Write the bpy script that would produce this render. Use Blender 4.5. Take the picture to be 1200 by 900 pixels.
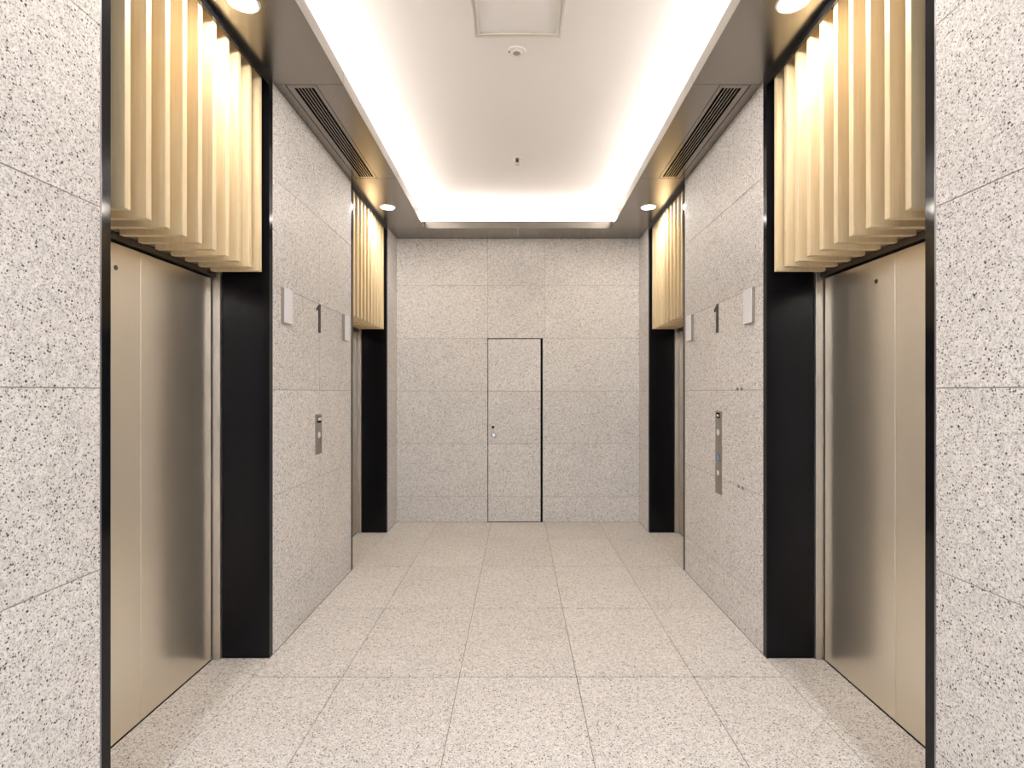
import bpy, math, random
random.seed(7)
for o in list(bpy.data.objects):
    bpy.data.objects.remove(o, do_unlink=True)
scn = bpy.context.scene
C = scn.collection

# ------------------------------------------------------------------ camera
EYE, F = 1.48, 646.0            # eye height (m), focal length in pixels of the 1200 px wide frame
cam_d = bpy.data.cameras.new('camera')
cam = bpy.data.objects.new('camera', cam_d)
C.objects.link(cam)
cam.location = (0, 0, EYE)
cam.rotation_euler = (math.pi / 2, 0, 0)
cam_d.sensor_fit = 'HORIZONTAL'
cam_d.sensor_width = 36.0
cam_d.lens = 36.0 * F / 1200.0
cam_d.shift_x = -7.0 / 1200.0
cam_d.shift_y = 9.5 / 1200.0
cam_d.clip_start = 0.05
scn.camera = cam

# ------------------------------------------------------------------ world (daylit hall behind the lobby), exposure
world = bpy.data.worlds.new('world')
scn.world = world
world.use_nodes = True
bg = world.node_tree.nodes['Background']
bg.inputs['Color'].default_value = (0.74, 0.82, 1.0, 1)
bg.inputs['Strength'].default_value = 0.25
scn.view_settings.view_transform = 'Standard'
scn.view_settings.look = 'None'
scn.view_settings.gamma = 1.0
scn.view_settings.use_curve_mapping = False
scn.view_settings.exposure = 2.55

LAMP_STRENGTH = 64.0           # emission of a downlight lens
REAR_FILL_STRENGTH = 225.0            # added unseen lamps behind the camera, cool fill for the near walls
STRIP_STRENGTH = 5.6           # emission of the cove light strips
WARM = (1.0, 0.915, 0.81)
COVE = (1.0, 0.935, 0.885)

# ------------------------------------------------------------------ main dimensions
W = 1.383            # half width of the lobby
YB = 6.272           # back wall
YR = -4.0            # open rear end
ZS = 3.228           # soffit underside
ZC = 3.55            # cove ceiling
XI = 0.993           # inner edge of the soffit
YI = 5.878           # inner edge of the end soffit
XD = 1.69            # lift door face
PORTALS = (1.831, 4.570)      # near edge of each portal
PW = 1.277                    # portal width along the wall
LIP = 0.042
JOINTS = [0.0, 0.293, 0.893, 1.493, 2.093, 2.693, ZS]

# ------------------------------------------------------------------ materials
def new_mat(name):
    m = bpy.data.materials.new(name)
    m.use_nodes = True
    nt = m.node_tree
    return m, nt, nt.nodes['Principled BSDF']

def N(nt, typ, **kw):
    n = nt.nodes.new(typ)
    for k, v in kw.items():
        setattr(n, k, v)
    return n

def plain(name, col, rough=0.5, metal=0.0, spec=0.5, coat=0.0):
    m, nt, b = new_mat(name)
    b.inputs['Base Color'].default_value = (*col, 1)
    b.inputs['Roughness'].default_value = rough
    b.inputs['Metallic'].default_value = metal
    b.inputs['Specular IOR Level'].default_value = spec
    b.inputs['Coat Weight'].default_value = coat
    return m

def emit(name, col, strength):
    m, nt, b = new_mat(name)
    b.inputs['Base Color'].default_value = (0.8, 0.8, 0.8, 1)
    b.inputs['Emission Color'].default_value = (*col, 1)
    b.inputs['Emission Strength'].default_value = strength
    return m

def mixrgb(nt, fac, a, b):
    n = N(nt, 'ShaderNodeMix', data_type='RGBA')
    if isinstance(fac, float): n.inputs[0].default_value = fac
    else: nt.links.new(fac, n.inputs[0])
    for v, i in ((a, 6), (b, 7)):
        if isinstance(v, tuple): n.inputs[i].default_value = (*v, 1)
        else: nt.links.new(v, n.inputs[i])
    return n.outputs[2]

def mathn(nt, op, a, b=None, clamp=False):
    n = N(nt, 'ShaderNodeMath', operation=op)
    n.use_clamp = clamp
    for i, v in enumerate((a, b)):
        if v is None: continue
        if isinstance(v, (int, float)): n.inputs[i].default_value = v
        else: nt.links.new(v, n.inputs[i])
    return n.outputs[0]

def stone(name, light, mid, dark, gain=1.0, rough=0.55):
    """fine-grained grey speckled stone, world-space grain, offset slab by slab"""
    m, nt, b = new_mat(name)
    L = nt.links.new
    geo = N(nt, 'ShaderNodeNewGeometry')
    inf = N(nt, 'ShaderNodeObjectInfo')
    off = N(nt, 'ShaderNodeVectorMath', operation='MULTIPLY_ADD')
    L(geo.outputs['Position'], off.inputs[0])
    off.inputs[1].default_value = (1, 1, 1)
    cmb = N(nt, 'ShaderNodeCombineXYZ')
    for i, k in enumerate((3.137, 7.731, 5.293)):
        L(mathn(nt, 'MULTIPLY', inf.outputs['Random'], k), cmb.inputs[i])
    L(cmb.outputs[0], off.inputs[2])
    # warp so grains are angular but irregular
    wn = N(nt, 'ShaderNodeTexNoise'); wn.inputs['Scale'].default_value = 190; wn.inputs['Detail'].default_value = 1
    L(off.outputs[0], wn.inputs['Vector'])
    warp = N(nt, 'ShaderNodeVectorMath', operation='MULTIPLY_ADD')
    L(wn.outputs['Color'], warp.inputs[0]); warp.inputs[1].default_value = (0.0065, 0.0065, 0.0065)
    L(off.outputs[0], warp.inputs[2])
    rot = N(nt, 'ShaderNodeVectorRotate', rotation_type='EULER_XYZ')     # grain lattice askew to every slab face
    rot.inputs['Rotation'].default_value = (0.61, 0.83, 0.37)
    L(warp.outputs[0], rot.inputs['Vector'])
    P = rot.outputs[0]
    # mottled light ground
    n1 = N(nt, 'ShaderNodeTexNoise'); n1.inputs['Scale'].default_value = 120; n1.inputs['Detail'].default_value = 3; n1.inputs['Roughness'].default_value = 0.7
    L(P, n1.inputs['Vector'])
    rp = N(nt, 'ShaderNodeValToRGB')
    rp.color_ramp.elements[0].position = 0.33; rp.color_ramp.elements[0].color = (*mid, 1)
    rp.color_ramp.elements[1].position = 0.50; rp.color_ramp.elements[1].color = (*light, 1)
    L(n1.outputs['Fac'], rp.inputs[0])
    col = rp.outputs[0]
    # grains: three sizes of crystal
    for scale, thr, dist, c in ((200, 0.42, 0.58, mid), (135, 0.24, 0.48, dark), (76, 0.11, 0.33, tuple(v * 0.55 for v in dark))):
        v = N(nt, 'ShaderNodeTexVoronoi'); v.inputs['Scale'].default_value = scale
        L(P, v.inputs['Vector'])
        sep = N(nt, 'ShaderNodeSeparateColor'); L(v.outputs['Color'], sep.inputs[0])
        pick = mathn(nt, 'LESS_THAN', sep.outputs[0], thr)
        size = mathn(nt, 'MULTIPLY_ADD', sep.outputs[1], dist * 0.6)
        nt.nodes[-1].inputs[2].default_value = dist * 0.55
        inside = mathn(nt, 'MULTIPLY', mathn(nt, 'SUBTRACT', size, v.outputs['Distance']), 9.0, clamp=True)
        f = mathn(nt, 'MULTIPLY', pick, inside)
        col = mixrgb(nt, f, col, c)
    # slab to slab tone and slow cloudiness
    n2 = N(nt, 'ShaderNodeTexNoise'); n2.inputs['Scale'].default_value = 3.0; n2.inputs['Detail'].default_value = 3
    L(off.outputs[0], n2.inputs['Vector'])
    tone = mathn(nt, 'ADD', mathn(nt, 'MULTIPLY', inf.outputs['Random'], 0.07), mathn(nt, 'MULTIPLY', n2.outputs['Fac'], 0.14))
    n3 = N(nt, 'ShaderNodeTexNoise'); n3.inputs['Scale'].default_value = 42; n3.inputs['Detail'].default_value = 1
    L(P, n3.inputs['Vector'])
    tone = mathn(nt, 'ADD', tone, mathn(nt, 'MULTIPLY', n3.outputs['Fac'], 0.42))
    tone = mathn(nt, 'ADD', tone, 0.72 * gain)
    vm = N(nt, 'ShaderNodeVectorMath', operation='SCALE')
    L(col, vm.inputs[0]); L(tone, vm.inputs['Scale'])
    L(vm.outputs[0], b.inputs['Base Color'])
    b.inputs['Roughness'].default_value = rough
    b.inputs['Specular IOR Level'].default_value = 0.22
    bp = N(nt, 'ShaderNodeBump'); bp.inputs['Strength'].default_value = 0.12; bp.inputs['Distance'].default_value = 0.002
    L(n1.outputs['Fac'], bp.inputs['Height']); L(bp.outputs[0], b.inputs['Normal'])
    return m

def oak(name):
    m, nt, b = new_mat(name)
    L = nt.links.new
    geo = N(nt, 'ShaderNodeNewGeometry'); inf = N(nt, 'ShaderNodeObjectInfo')
    mp = N(nt, 'ShaderNodeVectorMath', operation='MULTIPLY'); mp.inputs[1].default_value = (1, 1, 0.03)
    L(geo.outputs['Position'], mp.inputs[0])
    ad = N(nt, 'ShaderNodeVectorMath', operation='ADD'); L(mp.outputs[0], ad.inputs[0])
    cmb = N(nt, 'ShaderNodeCombineXYZ'); r = mathn(nt, 'MULTIPLY', inf.outputs['Random'], 11.0)
    for i in range(3): L(r, cmb.inputs[i])
    L(cmb.outputs[0], ad.inputs[1])
    n1 = N(nt, 'ShaderNodeTexNoise'); n1.inputs['Scale'].default_value = 130; n1.inputs['Detail'].default_value = 4
    L(ad.outputs[0], n1.inputs['Vector'])
    n2 = N(nt, 'ShaderNodeTexNoise'); n2.inputs['Scale'].default_value = 22; n2.inputs['Detail'].default_value = 2; n2.inputs['Distortion'].default_value = 0.6
    L(ad.outputs[0], n2.inputs['Vector'])
    f = mathn(nt, 'ADD', mathn(nt, 'MULTIPLY', n1.outputs['Fac'], 0.6), mathn(nt, 'MULTIPLY', n2.outputs['Fac'], 0.4))
    rp = N(nt, 'ShaderNodeValToRGB')
    rp.color_ramp.elements[0].position = 0.35; rp.color_ramp.elements[0].color = (0.74, 0.575, 0.335, 1)
    rp.color_ramp.elements[1].position = 0.64; rp.color_ramp.elements[1].color = (0.81, 0.665, 0.43, 1)
    L(f, rp.inputs[0])
    tone = mathn(nt, 'MULTIPLY_ADD', inf.outputs['Random'], 0.10); nt.nodes[-1].inputs[2].default_value = 0.95
    vm = N(nt, 'ShaderNodeVectorMath', operation='SCALE'); L(rp.outputs[0], vm.inputs[0]); L(tone, vm.inputs['Scale'])
    L(vm.outputs[0], b.inputs['Base Color'])
    b.inputs['Roughness'].default_value = 0.48
    b.inputs['Specular IOR Level'].default_value = 0.35
    return m

def brushed(name, col, rough, axis_scale, aniso=0.0):
    m, nt, b = new_mat(name)
    L = nt.links.new
    geo = N(nt, 'ShaderNodeNewGeometry')
    mp = N(nt, 'ShaderNodeVectorMath', operation='MULTIPLY'); mp.inputs[1].default_value = axis_scale
    L(geo.outputs['Position'], mp.inputs[0])
    n1 = N(nt, 'ShaderNodeTexNoise'); n1.inputs['Scale'].default_value = 1.0; n1.inputs['Detail'].default_value = 3
    L(mp.outputs[0], n1.inputs['Vector'])
    n2 = N(nt, 'ShaderNodeTexNoise'); n2.inputs['Scale'].default_value = 4.0; n2.inputs['Detail'].default_value = 3
    L(geo.outputs['Position'], n2.inputs['Vector'])
    s = mathn(nt, 'ADD', mathn(nt, 'MULTIPLY', n1.outputs['Fac'], 0.02), rough - 0.01)
    L(s, b.inputs['Roughness'])
    t = mathn(nt, 'MULTIPLY_ADD', n1.outputs['Fac'], 0.04); nt.nodes[-1].inputs[2].default_value = 0.98
    vm = N(nt, 'ShaderNodeVectorMath', operation='SCALE'); vm.inputs[0].default_value = col; L(t, vm.inputs['Scale'])
    L(vm.outputs[0], b.inputs['Base Color'])
    b.inputs['Metallic'].default_value = 1.0
    b2 = N(nt, 'ShaderNodeBsdfPrincipled'); b2.inputs['Metallic'].default_value = 1.0; b2.inputs['Roughness'].default_value = 0.62
    L(vm.outputs[0], b2.inputs['Base Color'])
    mx = N(nt, 'ShaderNodeMixShader'); mx.inputs[0].default_value = 0.32
    L(b.outputs[0], mx.inputs[1]); L(b2.outputs[0], mx.inputs[2])
    L(mx.outputs[0], nt.nodes['Material Output'].inputs['Surface'])
    return m

STONE_W = stone('speckled stone', (0.78, 0.75, 0.72), (0.45, 0.42, 0.395), (0.105, 0.095, 0.09), 1.0, 0.68)
STONE_F = stone('speckled floor stone', (0.73, 0.685, 0.64), (0.42, 0.38, 0.34), (0.12, 0.10, 0.08), 1.02, 0.55)
GROUT = plain('grout', (0.13, 0.105, 0.08), 0.9)
CONCRETE = plain('sanded grout', (0.34, 0.30, 0.26), 0.9)
PLASTER = plain('white plaster', (0.86, 0.83, 0.80), 0.8, spec=0.2)
SOFFIT = plain('satin bronze grey metal', (0.33, 0.305, 0.275), 0.26, 1.0)
STEEL = brushed('brushed stainless steel', (0.85, 0.78, 0.67), 0.22, (6, 260, 2))
STEEL2 = brushed('grey stainless steel', (0.62, 0.585, 0.54), 0.30, (260, 260, 2))
HEADM = plain('dark bronze steel', (0.13, 0.12, 0.115), 0.35, 1.0)
BLACK = plain('black lacquered steel', (0.006, 0.006, 0.0075), 0.10, spec=0.20)
VOID = plain('matt black', (0.004, 0.004, 0.004), 0.8, spec=0.1)
BEAD = plain('grey metal bead', (0.42, 0.41, 0.43), 0.35, 1.0)
OAK = oak('pale oak')
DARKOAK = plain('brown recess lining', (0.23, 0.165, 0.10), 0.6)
WHITE = plain('white acrylic', (0.82, 0.81, 0.83), 0.35)
WHITEP = plain('white plastic', (0.80, 0.77, 0.73), 0.45)
GREYP = plain('grey plastic', (0.32, 0.29, 0.27), 0.5)
BRONZE = plain('dark bronze', (0.055, 0.045, 0.037), 0.45, 0.4)
SATIN = plain('satin plate', (0.36, 0.32, 0.28), 0.4, 0.85)
CHROME = plain('chrome', (0.75, 0.72, 0.68), 0.18, 1.0)
BLUE = plain('blue plaque', (0.10, 0.20, 0.36), 0.4)
LENS = emit('downlight lens', WARM, LAMP_STRENGTH)
LENS_FILL = emit('added fill downlight lens', (0.86, 0.92, 1.0), REAR_FILL_STRENGTH)
STRIP = emit('cove strip', COVE, STRIP_STRENGTH)
STRIP_END = emit('end cove strip', COVE, STRIP_STRENGTH * 0.6)

# ------------------------------------------------------------------ mesh helpers
class MB:
    def __init__(self): self.v, self.f, self.s = [], [], []
    def poly(self, pts, faces, smooth=False):
        b = len(self.v); self.v += [tuple(p) for p in pts]
        for f in faces: self.f.append([b + i for i in f]); self.s.append(smooth)
    def box(self, x0, x1, y0, y1, z0, z1, c=0.0):
        x0, x1 = min(x0, x1), max(x0, x1); y0, y1 = min(y0, y1), max(y0, y1); z0, z1 = min(z0, z1), max(z0, z1)
        if c <= 0:
            p = [(x, y, z) for z in (z0, z1) for y in (y0, y1) for x in (x0, x1)]
            self.poly(p, [(0, 2, 3, 1), (4, 5, 7, 6), (0, 1, 5, 4), (2, 6, 7, 3), (0, 4, 6, 2), (1, 3, 7, 5)])
            return
        c = min(c, (x1 - x0) * .45, (y1 - y0) * .45, (z1 - z0) * .45)
        # chamfered box: 24 vertices, 26 faces
        idx = {}; pts = []
        for sx in (0, 1):
            for sy in (0, 1):
                for sz in (0, 1):
                    for ax in range(3):
                        q = [(x1 if sx else x0), (y1 if sy else y0), (z1 if sz else z0)]
                        s = (sx, sy, sz)
                        for a in range(3):
                            if a != ax: q[a] += -c if s[a] else c
                        idx[(sx, sy, sz, ax)] = len(pts); pts.append(q)
        cx, cy, cz = (x0 + x1) / 2, (y0 + y1) / 2, (z0 + z1) / 2
        F_ = []
        for ax in range(3):
            o1, o2 = [a for a in range(3) if a != ax]
            for s in (0, 1):
                q = []
                for a, b in ((0, 0), (1, 0), (1, 1), (0, 1)):
                    k = [0, 0, 0]; k[ax] = s; k[o1] = a; k[o2] = b; q.append(idx[(*k, ax)])
                F_.append(q)
            for a in (0, 1):
                for b in (0, 1):
                    k0 = [0, 0, 0]; k1 = [0, 0, 0]; k0[ax] = 0; k1[ax] = 1
                    k0[o1] = k1[o1] = a; k0[o2] = k1[o2] = b
                    F_.append([idx[(*k0, o1)], idx[(*k1, o1)], idx[(*k1, o2)], idx[(*k0, o2)]])
        for sx in (0, 1):
            for sy in (0, 1):
                for sz in (0, 1): F_.append([idx[(sx, sy, sz, a)] for a in range(3)])
        out = []
        for f in F_:                                   # orient outwards
            a, b_, c_ = (pts[f[0]], pts[f[1]], pts[f[2]])
            u = [b_[i] - a[i] for i in range(3)]; w = [c_[i] - a[i] for i in range(3)]
            n = (u[1]*w[2]-u[2]*w[1], u[2]*w[0]-u[0]*w[2], u[0]*w[1]-u[1]*w[0])
            m = [sum(pts[i][k] for i in f) / len(f) for k in range(3)]
            if n[0]*(m[0]-cx) + n[1]*(m[1]-cy) + n[2]*(m[2]-cz) < 0: f = f[::-1]
            out.append(f)
        self.poly(pts, out)
    def lathe(self, prof, axis='z', o=(0, 0, 0), n=32, sgn=1):
        """profile [(radius, height)] revolved about an axis through o; height runs along sgn*axis"""
        pts = []
        for r, h in prof:
            for k in range(n):
                a = 2 * math.pi * k / n; u, w = r * math.cos(a), r * math.sin(a); h_ = h * sgn
                pts.append({'z': (o[0]+u, o[1]+w, o[2]+h_), 'x': (o[0]+h_, o[1]+u, o[2]+w), 'y': (o[0]+w, o[1]+h_, o[2]+u)}[axis])
        fs = []
        ring = min(prof[0][0], prof[-1][0]) > 0.001       # a ring closes on itself, a solid closes on its axis
        for i in range(len(prof) if ring else len(prof) - 1):
            j = (i + 1) % len(prof)
            for k in range(n):
                k2 = (k + 1) % n
                q = [i*n+k, i*n+k2, j*n+k2, j*n+k]
                fs.append(q if sgn > 0 else q[::-1])
        if ring:
            self.poly(pts, fs, False); return
        e0, e1 = list(range(n)), [(len(prof)-1)*n + k for k in range(n)]
        fs.append(e0[::-1] if sgn > 0 else e0); fs.append(e1 if sgn > 0 else e1[::-1])
        self.poly(pts, fs, False)
    def mesh(self, name, mat):
        me = bpy.data.meshes.new(name)
        me.from_pydata(self.v, [], self.f); me.update()
        me.materials.append(mat)
        return me
    def build(self, name, mat, parent=None, loc=(0, 0, 0), rz=0.0):
        return link(name, self.mesh(name, mat), parent, loc, rz)

def link(name, data, parent=None, loc=(0, 0, 0), rz=0.0):
    o = bpy.data.objects.new(name, data)
    C.objects.link(o)
    o.location = loc
    o.rotation_euler = (0, 0, rz)
    if parent: o.parent = parent
    return o

def empty(name, loc=(0, 0, 0), rz=0.0, parent=None):
    o = link(name, None, parent, loc, rz); o.empty_display_size = 0.1
    return o

def tag(o, label, cat=None, group=None, kind=None):
    if label: o['label'] = label
    if cat: o['category'] = cat
    if group: o['group'] = group
    if kind: o['kind'] = kind
    return o

def boxmesh(x0, x1, y0, y1, z0, z1, c=0.0):
    b = MB(); b.box(x0, x1, y0, y1, z0, z1, c); return b

_slabs = {}
def slab(name, mat, cx, cy, cz, sx, sy, sz, parent, c=0.0012):
    """a stone slab; slabs of one size share their mesh"""
    k = (mat.name, round(sx, 4), round(sy, 4), round(sz, 4))
    if k not in _slabs:
        _slabs[k] = boxmesh(-sx/2, sx/2, -sy/2, sy/2, -sz/2, sz/2, c).mesh(name, mat)
    return link(name, _slabs[k], parent, (cx, cy, cz))

def copy_tree(o, parent=None):
    c = o.copy(); C.objects.link(c)
    if parent: c.parent = parent
    for ch in [x for x in bpy.data.objects if x.parent == o]: copy_tree(ch, c)
    return c

G = 0.003   # stone joint

# ------------------------------------------------------------------ floor
floor = boxmesh(-1.90, 1.90, YR, 6.5, -0.16, -0.0035).build('floor', GROUT)
tag(floor, 'pale speckled stone slab floor with fine joints', 'floor', kind='structure')
rows = [YR] + [1.957 + 0.91 * k for k in range(-6, 5)] + [YB]
cols = [-W, -0.913, -0.305, 0.305, 0.913, W]
for a, b in zip(rows, rows[1:]):
    for c, d in zip(cols, cols[1:]):
        slab('floor_slab', STONE_F, (c+d)/2, (a+b)/2, -0.009, d-c-G, b-a-0.0075, 0.018, floor)
for y0 in PORTALS:
    for s in (-1, 1):
        slab('floor_slab', STONE_F, s*(W + XD + 0.002)/2, y0 + PW/2, -0.009, XD - W - G + 0.002, PW - 2*LIP - 0.002, 0.018, floor)

# ------------------------------------------------------------------ side walls
BEADW = 0.005
def side_wall(s, name, label):
    b = MB()
    secs = [(YR, PORTALS[0]), (PORTALS[0] + PW, PORTALS[1]), (PORTALS[1] + PW, 6.5)]
    for a, c in secs: b.box(s*(W + 0.0035), s*1.80, a + 0.002, c - 0.002 if c < 6 else c, -0.0035, 3.6)
    b.box(s*1.80, s*1.95, YR, 6.5, -0.16, 3.75)
    b.box(s*1.69, s*1.80, PORTALS[0], PORTALS[0] + PW, 3.27, 3.6)
    b.box(s*1.69, s*1.80, PORTALS[1], PORTALS[1] + PW, 3.27, 3.6)
    w = b.build(name, CONCRETE)
    tag(w, label, 'wall', kind='structure')
    colsets = [[YR, 1.10, PORTALS[0] - BEADW], [PORTALS[0] + PW + BEADW, 3.839, PORTALS[1] - BEADW], [PORTALS[1] + PW + BEADW, YB]]
    for cs in colsets:
        for a, c in zip(cs, cs[1:]):
            for z0, z1 in zip(JOINTS, JOINTS[1:]):
                slab('stone_panel', STONE_W, s*(W + 0.010), (a+c)/2, (z0+z1)/2, 0.020, c-a-G, z1-z0-G, w)
    # thin metal beads where stone meets portal
    bm_ = boxmesh(-0.008, 0.008, -BEADW/2, BEADW/2, 0, ZS).mesh('edge_bead', BEAD)
    for y0 in PORTALS:
        for y in (y0 - BEADW/2, y0 + PW + BEADW/2):
            link('edge_bead', bm_, w, (s*(W + 0.0085), y, 0))
    return w
wl = side_wall(-1, 'wall_left', 'left wall of pale speckled stone panels between the lifts')
wr = side_wall(1, 'wall_right', 'right wall of pale speckled stone panels between the lifts')
# little filled fixing holes on the joints of the right wall
pm = MB(); pm.lathe([(0.0001, -0.002), (0.011, -0.002), (0.010, 0.0012), (0.0001, 0.0012)], 'x', n=12, sgn=-1)
pm.v = [(x, y*1.9, z) for x, y, z in pm.v]
pmm = pm.mesh('filled_hole', plain('dark filler', (0.25, 0.215, 0.18), 0.8))
for y, z in ((3.472, 1.499), (3.410, 1.499), (3.455, 0.889), (3.395, 0.889)):
    link('filled_hole', pmm, wr, (W, y, z))

# ------------------------------------------------------------------ back wall with flush stone door
DX0, DX1, GX1 = -0.345, 0.257, 0.2816
b = MB()
b.box(-1.80, DX0 - 0.012, YB + 0.0035, 6.5, -0.0035, 3.6); b.box(GX1 + 0.012, 1.80, YB + 0.0035, 6.5, -0.0035, 3.6)
b.box(DX0 - 0.012, GX1 + 0.012, YB + 0.0035, 6.5, 2.105, 3.6)
b.box(-1.95, 1.95, 6.5, 6.62, -0.16, 3.75)
wb = b.build('wall_back', CONCRETE)
tag(wb, 'end wall of pale speckled stone panels around a flush door', 'wall', kind='structure')
for z0, z1 in zip(JOINTS, JOINTS[1:]):
    cs = [(-W, DX0), (GX1, W)] if z1 < 2.2 else [(-W, DX0), (DX0, 0.304), (0.304, W)]
    for a, c in cs:
        slab('stone_panel', STONE_W, (a+c)/2, YB + 0.010, (z0+z1)/2, c-a-G, 0.020, z1-z0-G, wb)

d5 = boxmesh(DX0 + 0.006, DX1 - 0.001, YB + 0.024, YB + 0.06, 0.006, 2.084).build('door_5', VOID)
tag(d5, 'flush stone-faced service door with dark joint in the end wall', 'door', kind='structure')
for z0, z1 in zip(JOINTS[:4], JOINTS[1:5]):
    zz0 = z0 + (0.006 if z0 == 0 else 0); zz1 = z1 - (0.007 if z1 > 2 else 0)
    slab('stone_panel', STONE_W, (DX0 + 0.006 + DX1)/2, YB + 0.012, (zz0+zz1)/2, DX1 - DX0 - 0.006, 0.020, zz1-zz0-G, d5)
fr = MB()
fr.box(DX0 - 0.010, DX0 + 0.001, YB + 0.004, YB + 0.10, 0, 2.104)
fr.box(DX1 + 0.004, GX1 + 0.010, YB + 0.022, YB + 0.10, 0, 2.104)
fr.box(DX0 + 0.001, DX1 + 0.004, YB + 0.022, YB + 0.10, 2.090, 2.104)
fr.build('door_frame', VOID, d5)
k = MB(); k.lathe([(0.0001, -0.002), (0.017, -0.002), (0.017, 0.006), (0.012, 0.009), (0.0001, 0.009)], 'y', (-0.285, YB, 1.081), 20, -1)
lk = k.build('lock', BRONZE, d5)
k = MB(); k.box(-0.287, -0.283, YB - 0.011, YB - 0.008, 1.072, 1.090); k.build('key_slot', VOID, lk)
k = MB(); k.lathe([(0.018, -0.001), (0.029, -0.001), (0.029, 0.004), (0.026, 0.007), (0.020, 0.004)], 'y', (-0.277, YB, 0.992), 24, -1)
k.build('pull_ring', CHROME, d5)
k = MB(); k.lathe([(0.0001, -0.001), (0.019, -0.001), (0.019, 0.0025), (0.0001, 0.0025)], 'y', (-0.277, YB, 0.992), 20, -1)
k.build('pull_cup', CHROME, d5)

# ------------------------------------------------------------------ ceiling and cove
b = MB()
b.box(-1.80, 1.80, YR, 6.5, ZC, 3.75)
b.box(-1.40, -W + 0.02, YR, 6.5, ZS + 0.02, ZC); b.box(W - 0.02, 1.40, YR, 6.5, ZS + 0.02, ZC)
b.box(-W, W, YB - 0.02, YB + 0.02, ZS + 0.02, ZC)
b.box(-1.80, 1.80, YR, YR + 0.05, ZS, ZC)
ceil = b.build('ceiling', PLASTER)
tag(ceil, 'smooth white cove-lit ceiling raised above grey soffits', 'ceiling', kind='structure')

VX0, VX1, VY0, VY1 = 1.148, 1.326, 3.138, 4.508
def soffit_side(s, name, label):
    r = empty(name); tag(r, label, 'soffit', kind='structure')
    ys = [YR, -2.35, 0.393, 3.132, 4.517, YI - 0.002]
    for i, (a, c) in enumerate(zip(ys, ys[1:])):
        m = MB(); a += 0.0015; c -= 0.0015
        if i == 3:
            m.box(s*(XI + 0.010), s*VX0, a, c, ZS, ZS + 0.016); m.box(s*VX1, s*W, a, c, ZS, ZS + 0.016)
            m.box(s*VX0, s*VX1, a, VY0, ZS, ZS + 0.016); m.box(s*VX0, s*VX1, VY1, c, ZS, ZS + 0.016)
        else:
            m.box(s*(XI + 0.010), s*W, a, c, ZS, ZS + 0.016)
        m.box(s*XI, s*(XI + 0.010), a, c, ZS, ZS + 0.078)   # turned-up edge
        m.build('soffit_panel', SOFFIT, r)
    boxmesh(s*(XI + 0.0105), s*(XI + 0.0125), YR + 0.06, YI + 0.01, ZS + 0.0165, ZS + 0.075).build('joint_light_stop', VOID, r)  # added plate, blocks strip light in the fascia joints
    boxmesh(s*(XI + 0.013), s*1.362, YR + 0.06, YB - 0.025, ZS + 0.0165, ZS + 0.0185).build('trough_leak_cover', PLASTER, r)  # added sheet over the panel gaps, stops strip light leaking down
    boxmesh(s*1.256, s*1.28, YR + 0.1, YI + 0.12, ZS + 0.019, ZS + 0.192).build('strip_mount', PLASTER, r)
    boxmesh(s*1.248, s*1.255, YR + 0.1, YI + 0.12, ZS + 0.155, ZS + 0.195).build('light_strip', STRIP, r)
    return r
soffit_side(-1, 'trim_1', 'satin grey metal soffit along the left wall')
soffit_side(1, 'trim_2', 'satin grey metal soffit along the right wall')
r = empty('trim_3'); tag(r, 'narrow satin grey metal soffit across the end wall', 'soffit', kind='structure')
for a, c in ((-W, 0), (0, W)):
    m = MB(); m.box(a + 0.001, c - 0.001, YI, YB, ZS, ZS + 0.016)
    m.box(max(a + 0.001, -XI), min(c - 0.001, XI), YI, YI + 0.010, ZS + 0.016, ZS + 0.078)
    m.build('soffit_panel', SOFFIT, r)
boxmesh(-XI - 0.010, XI + 0.010, YI + 0.0105, YI + 0.0125, ZS + 0.0165, ZS + 0.075).build('joint_light_stop', VOID, r)  # added behind the end fascia to keep strip light out of its joints
boxmesh(-XI - 0.008, XI + 0.008, YI + 0.013, YB - 0.025, ZS + 0.0165, ZS + 0.0185).build('trough_leak_cover', PLASTER, r)  # added cover, shuts off strip light between the end panels
boxmesh(-1.18, 1.18, YI + 0.256, YI + 0.28, ZS + 0.019, ZS + 0.192).build('strip_mount', PLASTER, r)
boxmesh(-1.18, 1.18, YI + 0.248, YI + 0.255, ZS + 0.155, ZS + 0.195).build('light_strip', STRIP_END, r)

# ------------------------------------------------------------------ lift portals, lift doors, slat screens
def portal(name, s, y0, label):
    r = empty(name, (s*W, y0 + PW/2, 0)); tag(r, label, 'door surround', kind='structure')
    ox, oy = -s*W, -(y0 + PW/2)
    def B(nm, x0, x1, ya, yb, z0, z1, mat=BLACK, c=0.0012):
        m = MB(); m.box(s*x0 + ox, s*x1 + ox, ya + oy, yb + oy, z0, z1, c); return m.build(nm, mat, r)
    for a in (y0, y0 + PW - LIP):
        B('jamb', W, 1.645, a, a + LIP, 0.0015, ZS + 0.03)
    B('header', W, W + 0.014, y0 + LIP, y0 + PW - LIP, ZS - LIP, ZS + 0.012)
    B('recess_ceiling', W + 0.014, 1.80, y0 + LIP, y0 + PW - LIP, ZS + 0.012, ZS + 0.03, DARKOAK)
    return r

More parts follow.
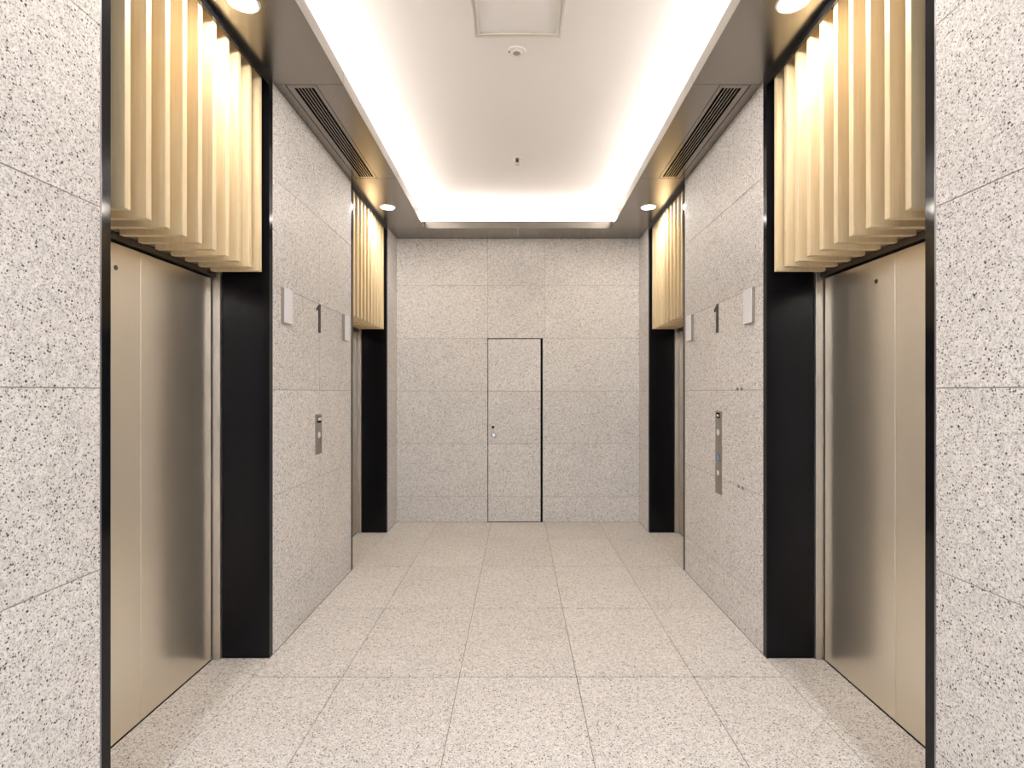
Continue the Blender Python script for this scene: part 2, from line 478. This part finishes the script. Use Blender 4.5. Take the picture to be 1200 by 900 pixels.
def lift_door(name, s, y0, label):
    r = empty(name, (s*XD, y0 + PW/2, 0)); tag(r, label, 'lift door', kind='structure')
    ox, oy = -s*XD, -(y0 + PW/2)
    def B(nm, x0, x1, ya, yb, z0, z1, mat, c=0.0015, par=r):
        m = MB(); m.box(s*x0 + ox, s*x1 + ox, ya + oy, yb + oy, z0, z1, c); return m.build(nm, mat, par)
    ya, yb, ym = y0 + 0.064, y0 + PW - 0.064, y0 + PW/2
    B('door_panel', XD, 1.735, ya + 0.011, ym - 0.001, 0.007, 2.106, STEEL)
    B('door_panel', XD, 1.735, ym + 0.001, yb - 0.011, 0.007, 2.106, STEEL)
    B('door_jamb', 1.646, 1.75, y0 + 0.002, ya, 0.001, 2.142, STEEL2)
    B('door_jamb', 1.646, 1.75, yb, y0 + PW - 0.002, 0.001, 2.142, STEEL2)
    B('door_head', 1.668, 1.75, ya + 0.001, yb - 0.001, 2.114, 2.143, HEADM)
    B('shaft_lining', 1.745, 1.80, ya + 0.001, yb - 0.001, -0.0035, 2.114, VOID, 0)
    B('door_sill', XD + 0.003, 1.745, ya + 0.001, yb - 0.001, -0.012, 0.001, VOID, 0)
    ky = (2.316 if s < 0 else 2.600) - PORTALS[0] - PW/2
    m = MB(); m.lathe([(0.005, 0.0), (0.0105, 0.0), (0.0105, 0.002), (0.008, 0.003), (0.005, 0.001)], 'x', (0, ky, 2.003), 20, -s)
    m.lathe([(0.0001, 0.0), (0.0055, 0.0), (0.0055, 0.0012), (0.0001, 0.0012)], 'x', (0, ky, 2.003), 16, -s)
    m.build('key_hole', BRONZE, r)
    return r

SLAT_Y = [0.162 + 0.1132 * i for i in range(10)]      # near face of the slats' far edges, from the portal's near edge
slat_mesh = boxmesh(-0.1325, 0.1325, -0.015, 0.015, 0, ZS + 0.008 - 2.136, 0.0015).mesh('slat', OAK)
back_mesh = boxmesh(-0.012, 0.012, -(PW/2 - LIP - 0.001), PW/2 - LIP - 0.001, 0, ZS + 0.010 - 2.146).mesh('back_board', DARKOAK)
def slat_screen(s, y0, label):
    r = empty('slat_screen', (s*1.5325, y0 + PW/2, 2.136)); tag(r, label, 'slat screen', 'slat screens over the lift doors')
    for y in SLAT_Y:
        link('slat', slat_mesh, r, (0, y - PW/2 - 0.015, 0))
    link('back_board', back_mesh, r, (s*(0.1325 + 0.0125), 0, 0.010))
    return r

spots = [(-1, PORTALS[0], 'front', 'left'), (1, PORTALS[0], 'front', 'right'), (-1, PORTALS[1], 'rear', 'left'), (1, PORTALS[1], 'rear', 'right')]
for i, (s, y0, fb, lr) in enumerate(spots):
    how = 'large nearer' if fb == 'front' else 'smaller farther'
    portal('trim_%d' % (4 + i), s, y0, 'glossy black surround of the %s lift on the %s wall' % ('nearer' if fb == 'front' else 'farther', lr))
    lift_door('door_%d' % (1 + i), s, y0, '%s brushed steel lift door in the %s wall' % ('nearer' if fb == 'front' else 'farther', lr))
    slat_screen(s, y0, 'pale oak vertical slat screen above the %s lift door, %s wall' % ('nearer' if fb == 'front' else 'farther', lr))

# ------------------------------------------------------------------ downlights
def downlight(s, y, label, lens=None):
    r = empty('downlight', (s*1.232, y, ZS)); tag(r, label, 'ceiling light', 'round downlights in the soffits')
    m = MB(); m.lathe([(0.058, 0.0005), (0.073, 0.0005), (0.072, 0.0035), (0.064, 0.006), (0.058, 0.0035)], 'z', n=40, sgn=-1)
    m.build('trim_ring', WHITEP, r)
    m = MB(); m.lathe([(0.0001, 0.0004), (0.0585, 0.0004), (0.0585, 0.0032), (0.0001, 0.0032)], 'z', n=36, sgn=-1)
    m.build('lens', lens or LENS, r)
    return r
for (s, y0, fb, lr) in spots:
    downlight(s, y0 + PW/2, 'glowing round downlight before the %s slat screen on the %s wall' % ('nearer' if fb == 'front' else 'farther', lr))

for y in (-0.27, -3.01):                      # lamps added out of view, stronger and cooler, to brighten the near walls
    for s, lr in ((-1, 'left'), (1, 'right')):
        downlight(s, y, 'added unseen fill downlight in the %s soffit %s' % (lr, 'over the lobby entrance' if y < -1 else 'between entrance and first lift'), LENS_FILL)

# ------------------------------------------------------------------ air vents in the soffits
def vent(s, label):
    r = empty('air_vent', (s*(VX0 + VX1)/2, (VY0 + VY1)/2, ZS)); tag(r, label, 'air vent', 'linear air vents')
    cx, cy = (VX0 + VX1)/2, (VY0 + VY1)/2
    hx, hy = (VX1 - VX0)/2 - 0.004, (VY1 - VY0)/2 - 0.004
    sx0, sx1 = 1.174 - cx, 1.286 - cx          # slotted zone
    m = MB()
    m.box(s*-hx, s*sx0, -hy, hy, 0.0, 0.014, 0.001); m.box(s*sx1, s*hx, -hy, hy, 0.0, 0.014, 0.001)
    m.box(s*sx0, s*sx1, -hy, -hy + 0.028, 0.0, 0.014, 0.001); m.box(s*sx0, s*sx1, hy - 0.028, hy, 0.0, 0.014, 0.001)
    m.build('vent_frame', SOFFIT, r)
    n = 6; pitch = (sx1 - sx0)/n; bw = 0.0065
    bm_ = boxmesh(-bw/2, bw/2, -hy + 0.027, hy - 0.027, 0.001, 0.013).mesh('vent_blade', SOFFIT)
    for i in range(1, n): link('vent_blade', bm_, r, (s*(sx0 + pitch*i), 0, 0))
    boxmesh(-hx - 0.012, hx + 0.012, -hy - 0.012, hy + 0.012, 0.0161, 0.0164).build('duct_back', VOID, r)
    return r
vent(-1, 'long slotted grey air vent in the left soffit')
vent(1, 'long slotted grey air vent in the right soffit')

# ------------------------------------------------------------------ hall lanterns, floor numerals, call panels
def lantern(s, yc, label):
    r = empty('hall_lantern', (s*W, yc, 1.887)); tag(r, label, 'lift lantern', 'white hall lanterns')
    h, w2, d = 0.205, 0.059, 0.022
    boxmesh(0, -s*0.019, -w2, w2, 0, h, 0.001).build('back_plate', SATIN, r)
    m = MB()                                  # white folded face: shallow ridge off centre
    pts = []
    for z in (0.001, h - 0.001):
        for y, x in ((-w2, 0.0192), (-w2, d), (0.018, d + 0.004), (w2, d - 0.001), (w2, 0.0192)): pts.append((-s*x, y, z))
    fs = [(0, 1, 6, 5), (1, 2, 7, 6), (2, 3, 8, 7), (3, 4, 9, 8), (4, 0, 5, 9), (4, 3, 2, 1, 0), (5, 6, 7, 8, 9)]
    m.poly(pts, fs if s < 0 else [f[::-1] for f in fs])
    m.build('diffuser', WHITE, r)
    return r
for s, lr in ((-1, 'left'), (1, 'right')):
    for yc, w_ in ((3.276, 'nearer'), (4.402, 'farther')):
        lantern(s, yc, 'white hall lantern on the %s wall beside the %s lift' % (lr, w_))

def numeral(s, label):
    r = MB(); t = 0.006
    out = [(-0.0165 + 0.008, 0), (0.0165 + 0.008, 0), (0.0165 + 0.008, 0.196), (0.002, 0.196), (-0.046, 0.166), (-0.046, 0.148), (-0.0165 + 0.008, 0.160)]
    yy = -s                                    # reading direction along the wall
    n = len(out)
    pts = [(0, yy*s*0 + u*(1 if s < 0 else -1), z) for u, z in out] + [(-s*t, u*(1 if s < 0 else -1), z) for u, z in out]
    fs = [tuple(range(n)), tuple(range(2*n - 1, n - 1, -1))] + [(i, n + i, n + (i + 1) % n, (i + 1) % n) for i in range(n)]
    r.poly(pts, fs)
    o = r.build('floor_numeral', BRONZE, None, (s*(W - 0.0002), 3.826, 1.892))
    return tag(o, label, 'numeral')
numeral(-1, 'dark raised numeral 1 on the left wall between the hall lanterns')
numeral(1, 'dark raised numeral 1 on the right wall between the hall lanterns')

def call_panel(s, y0, y1, z0, z1, label, items):
    yc = (y0 + y1)/2
    r = empty('call_panel', (s*W, yc, z0)); tag(r, label, 'call panel')
    boxmesh(0, -s*0.006, y0 - yc, y1 - yc, 0, z1 - z0, 0.0012).build('face_plate', SATIN, r)
    for nm, yy, z, hw, hh, mat, rnd in items:
        m = MB()
        if rnd: m.lathe([(0.0001, 0.0055), (hw, 0.0055), (hw, 0.009), (hw*0.8, 0.0105), (0.0001, 0.0105)], 'x', (0, yy, z - z0), 20, -s)
        else: m.box(-s*0.0055, -s*0.009, yy - hw, yy + hw, z - hh - z0, z + hh - z0, 0.0008)
        m.build(nm, mat, r)
    return r
cl = call_panel(-1, 3.760, 3.873, 1.052, 1.327, 'short grey call panel with one white button on the left wall',
    [('display', 0.0, 1.288, 0.034, 0.020, VOID, False), ('call_button', 0.0, 1.183, 0.021, 0, WHITE, True)])
m = MB(); m.box(0.009, 0.0102, -0.030, 0.030, 0.2315, 0.2515); m.build('display_window', WHITE, cl)
cr = call_panel(1, 3.735, 3.848, 0.780, 1.350, 'tall grey call panel with a blue plaque on the right wall',
    [('display', 0.0, 1.320, 0.032, 0.019, VOID, False), ('call_button', 0.0, 1.204, 0.022, 0, WHITE, True),
     ('blue_plaque', 0.0, 1.030, 0.030, 0.024, BLUE, False), ('accessible_button', 0.0, 0.925, 0.018, 0, WHITE, True)])
m = MB(); m.box(-0.009, -0.0102, -0.018, 0.018, 0.531, 0.547); m.build('display_window', WHITE, cr)
# white wheelchair-user symbol on the blue plaque
bp_ = [c for c in cr.children if c.name.startswith('blue_plaque')][0]
m = MB()
m.lathe([(0.0001, 0.0088), (0.0035, 0.0088), (0.0035, 0.0096), (0.0001, 0.0096)], 'x', (0, 0.003, 1.048 - 0.780), 12, -1)
m.box(-0.0088, -0.0096, 0.001, 0.005, 0.249, 0.264); m.box(-0.0088, -0.0096, -0.008, 0.005, 0.2475, 0.251)
m.box(-0.0088, -0.0096, -0.011, -0.008, 0.237, 0.251)
for k_ in range(10):
    a = math.radians(100 + 22*k_); m.box(-0.0088, -0.0096, 0.003 + 0.011*math.cos(a) - 0.0016, 0.003 + 0.011*math.cos(a) + 0.0016, 0.245 + 0.011*math.sin(a) - 0.0016, 0.245 + 0.011*math.sin(a) + 0.0016)
m.build('accessible_symbol', WHITE, bp_)

# ------------------------------------------------------------------ ceiling fittings
r = empty('ceiling_hatch', (0, 2.955, ZC)); tag(r, 'square flush access hatch with a stepped frame in the ceiling', 'access hatch')
def ring(m, o, i, z0, z1):
    m.box(-o, o, -o, -i, z0, z1, 0.001); m.box(-o, o, i, o, z0, z1, 0.001)
    m.box(-o, -i, -i, i, z0, z1, 0.001); m.box(i, o, -i, i, z0, z1, 0.001)
HATCH = plain('cream painted metal', (0.72, 0.67, 0.59), 0.45)
m = MB(); ring(m, 0.252, 0.240, -0.010, 0.0); m.build('hatch_frame', HATCH, r)
m = MB(); ring(m, 0.229, 0.217, -0.010, 0.0); m.build('inner_frame', HATCH, r)
boxmesh(-0.2125, 0.2125, -0.2125, 0.2125, -0.003, 0.0, 0.001).build('hatch_panel', PLASTER, r)
r = empty('smoke_detector', (-0.008, 3.345, ZC)); tag(r, 'round white smoke detector on the ceiling beside the hatch', 'smoke detector')
m = MB(); m.lathe([(0.0001, 0.0), (0.056, 0.0), (0.056, 0.005), (0.051, 0.009), (0.0001, 0.009)], 'z', n=40, sgn=-1); m.build('base', WHITEP, r)
m = MB(); m.lathe([(0.0001, 0.0085), (0.038, 0.0085), (0.034, 0.013), (0.026, 0.015), (0.0001, 0.015)], 'z', n=36, sgn=-1); m.build('sensor_head', WHITEP, r)
m = MB(); m.lathe([(0.0001, 0.0145), (0.023, 0.0145), (0.020, 0.017), (0.0001, 0.017)], 'z', n=24, sgn=-1); m.build('sensor_cap', GREYP, r)
m = MB(); m.lathe([(0.0001, 0.0085), (0.005, 0.0085), (0.004, 0.011), (0.0001, 0.011)], 'z', (-0.045, -0.005, 0), 12, -1); m.build('indicator', VOID, r)
r = empty('sprinkler', (-0.006, 4.893, ZC)); tag(r, 'small metal fire sprinkler head on the ceiling above the far floor', 'sprinkler')
m = MB(); m.lathe([(0.0001, 0.0), (0.036, 0.0), (0.034, 0.004), (0.020, 0.010), (0.0001, 0.010)], 'z', n=28, sgn=-1); m.build('escutcheon', CHROME, r)
m = MB(); m.lathe([(0.0001, 0.009), (0.014, 0.009), (0.014, 0.024), (0.009, 0.028), (0.0001, 0.028)], 'z', n=20, sgn=-1); m.build('body', BRONZE, r)
m = MB(); m.box(-0.016, -0.012, -0.003, 0.003, -0.050, -0.020, 0.001); m.build('yoke_arm', BRONZE, r)
m = MB(); m.box(0.012, 0.016, -0.003, 0.003, -0.050, -0.020, 0.001); m.build('yoke_arm', BRONZE, r)
m = MB(); m.lathe([(0.0001, 0.026), (0.003, 0.026), (0.003, 0.050), (0.0001, 0.050)], 'z', n=10, sgn=-1); m.build('bulb', plain('red glass', (0.35, 0.05, 0.03), 0.2), r)
m = MB(); m.lathe([(0.0001, 0.050), (0.020, 0.050), (0.020, 0.053), (0.0001, 0.053)], 'z', n=20, sgn=-1); m.build('deflector', CHROME, r)
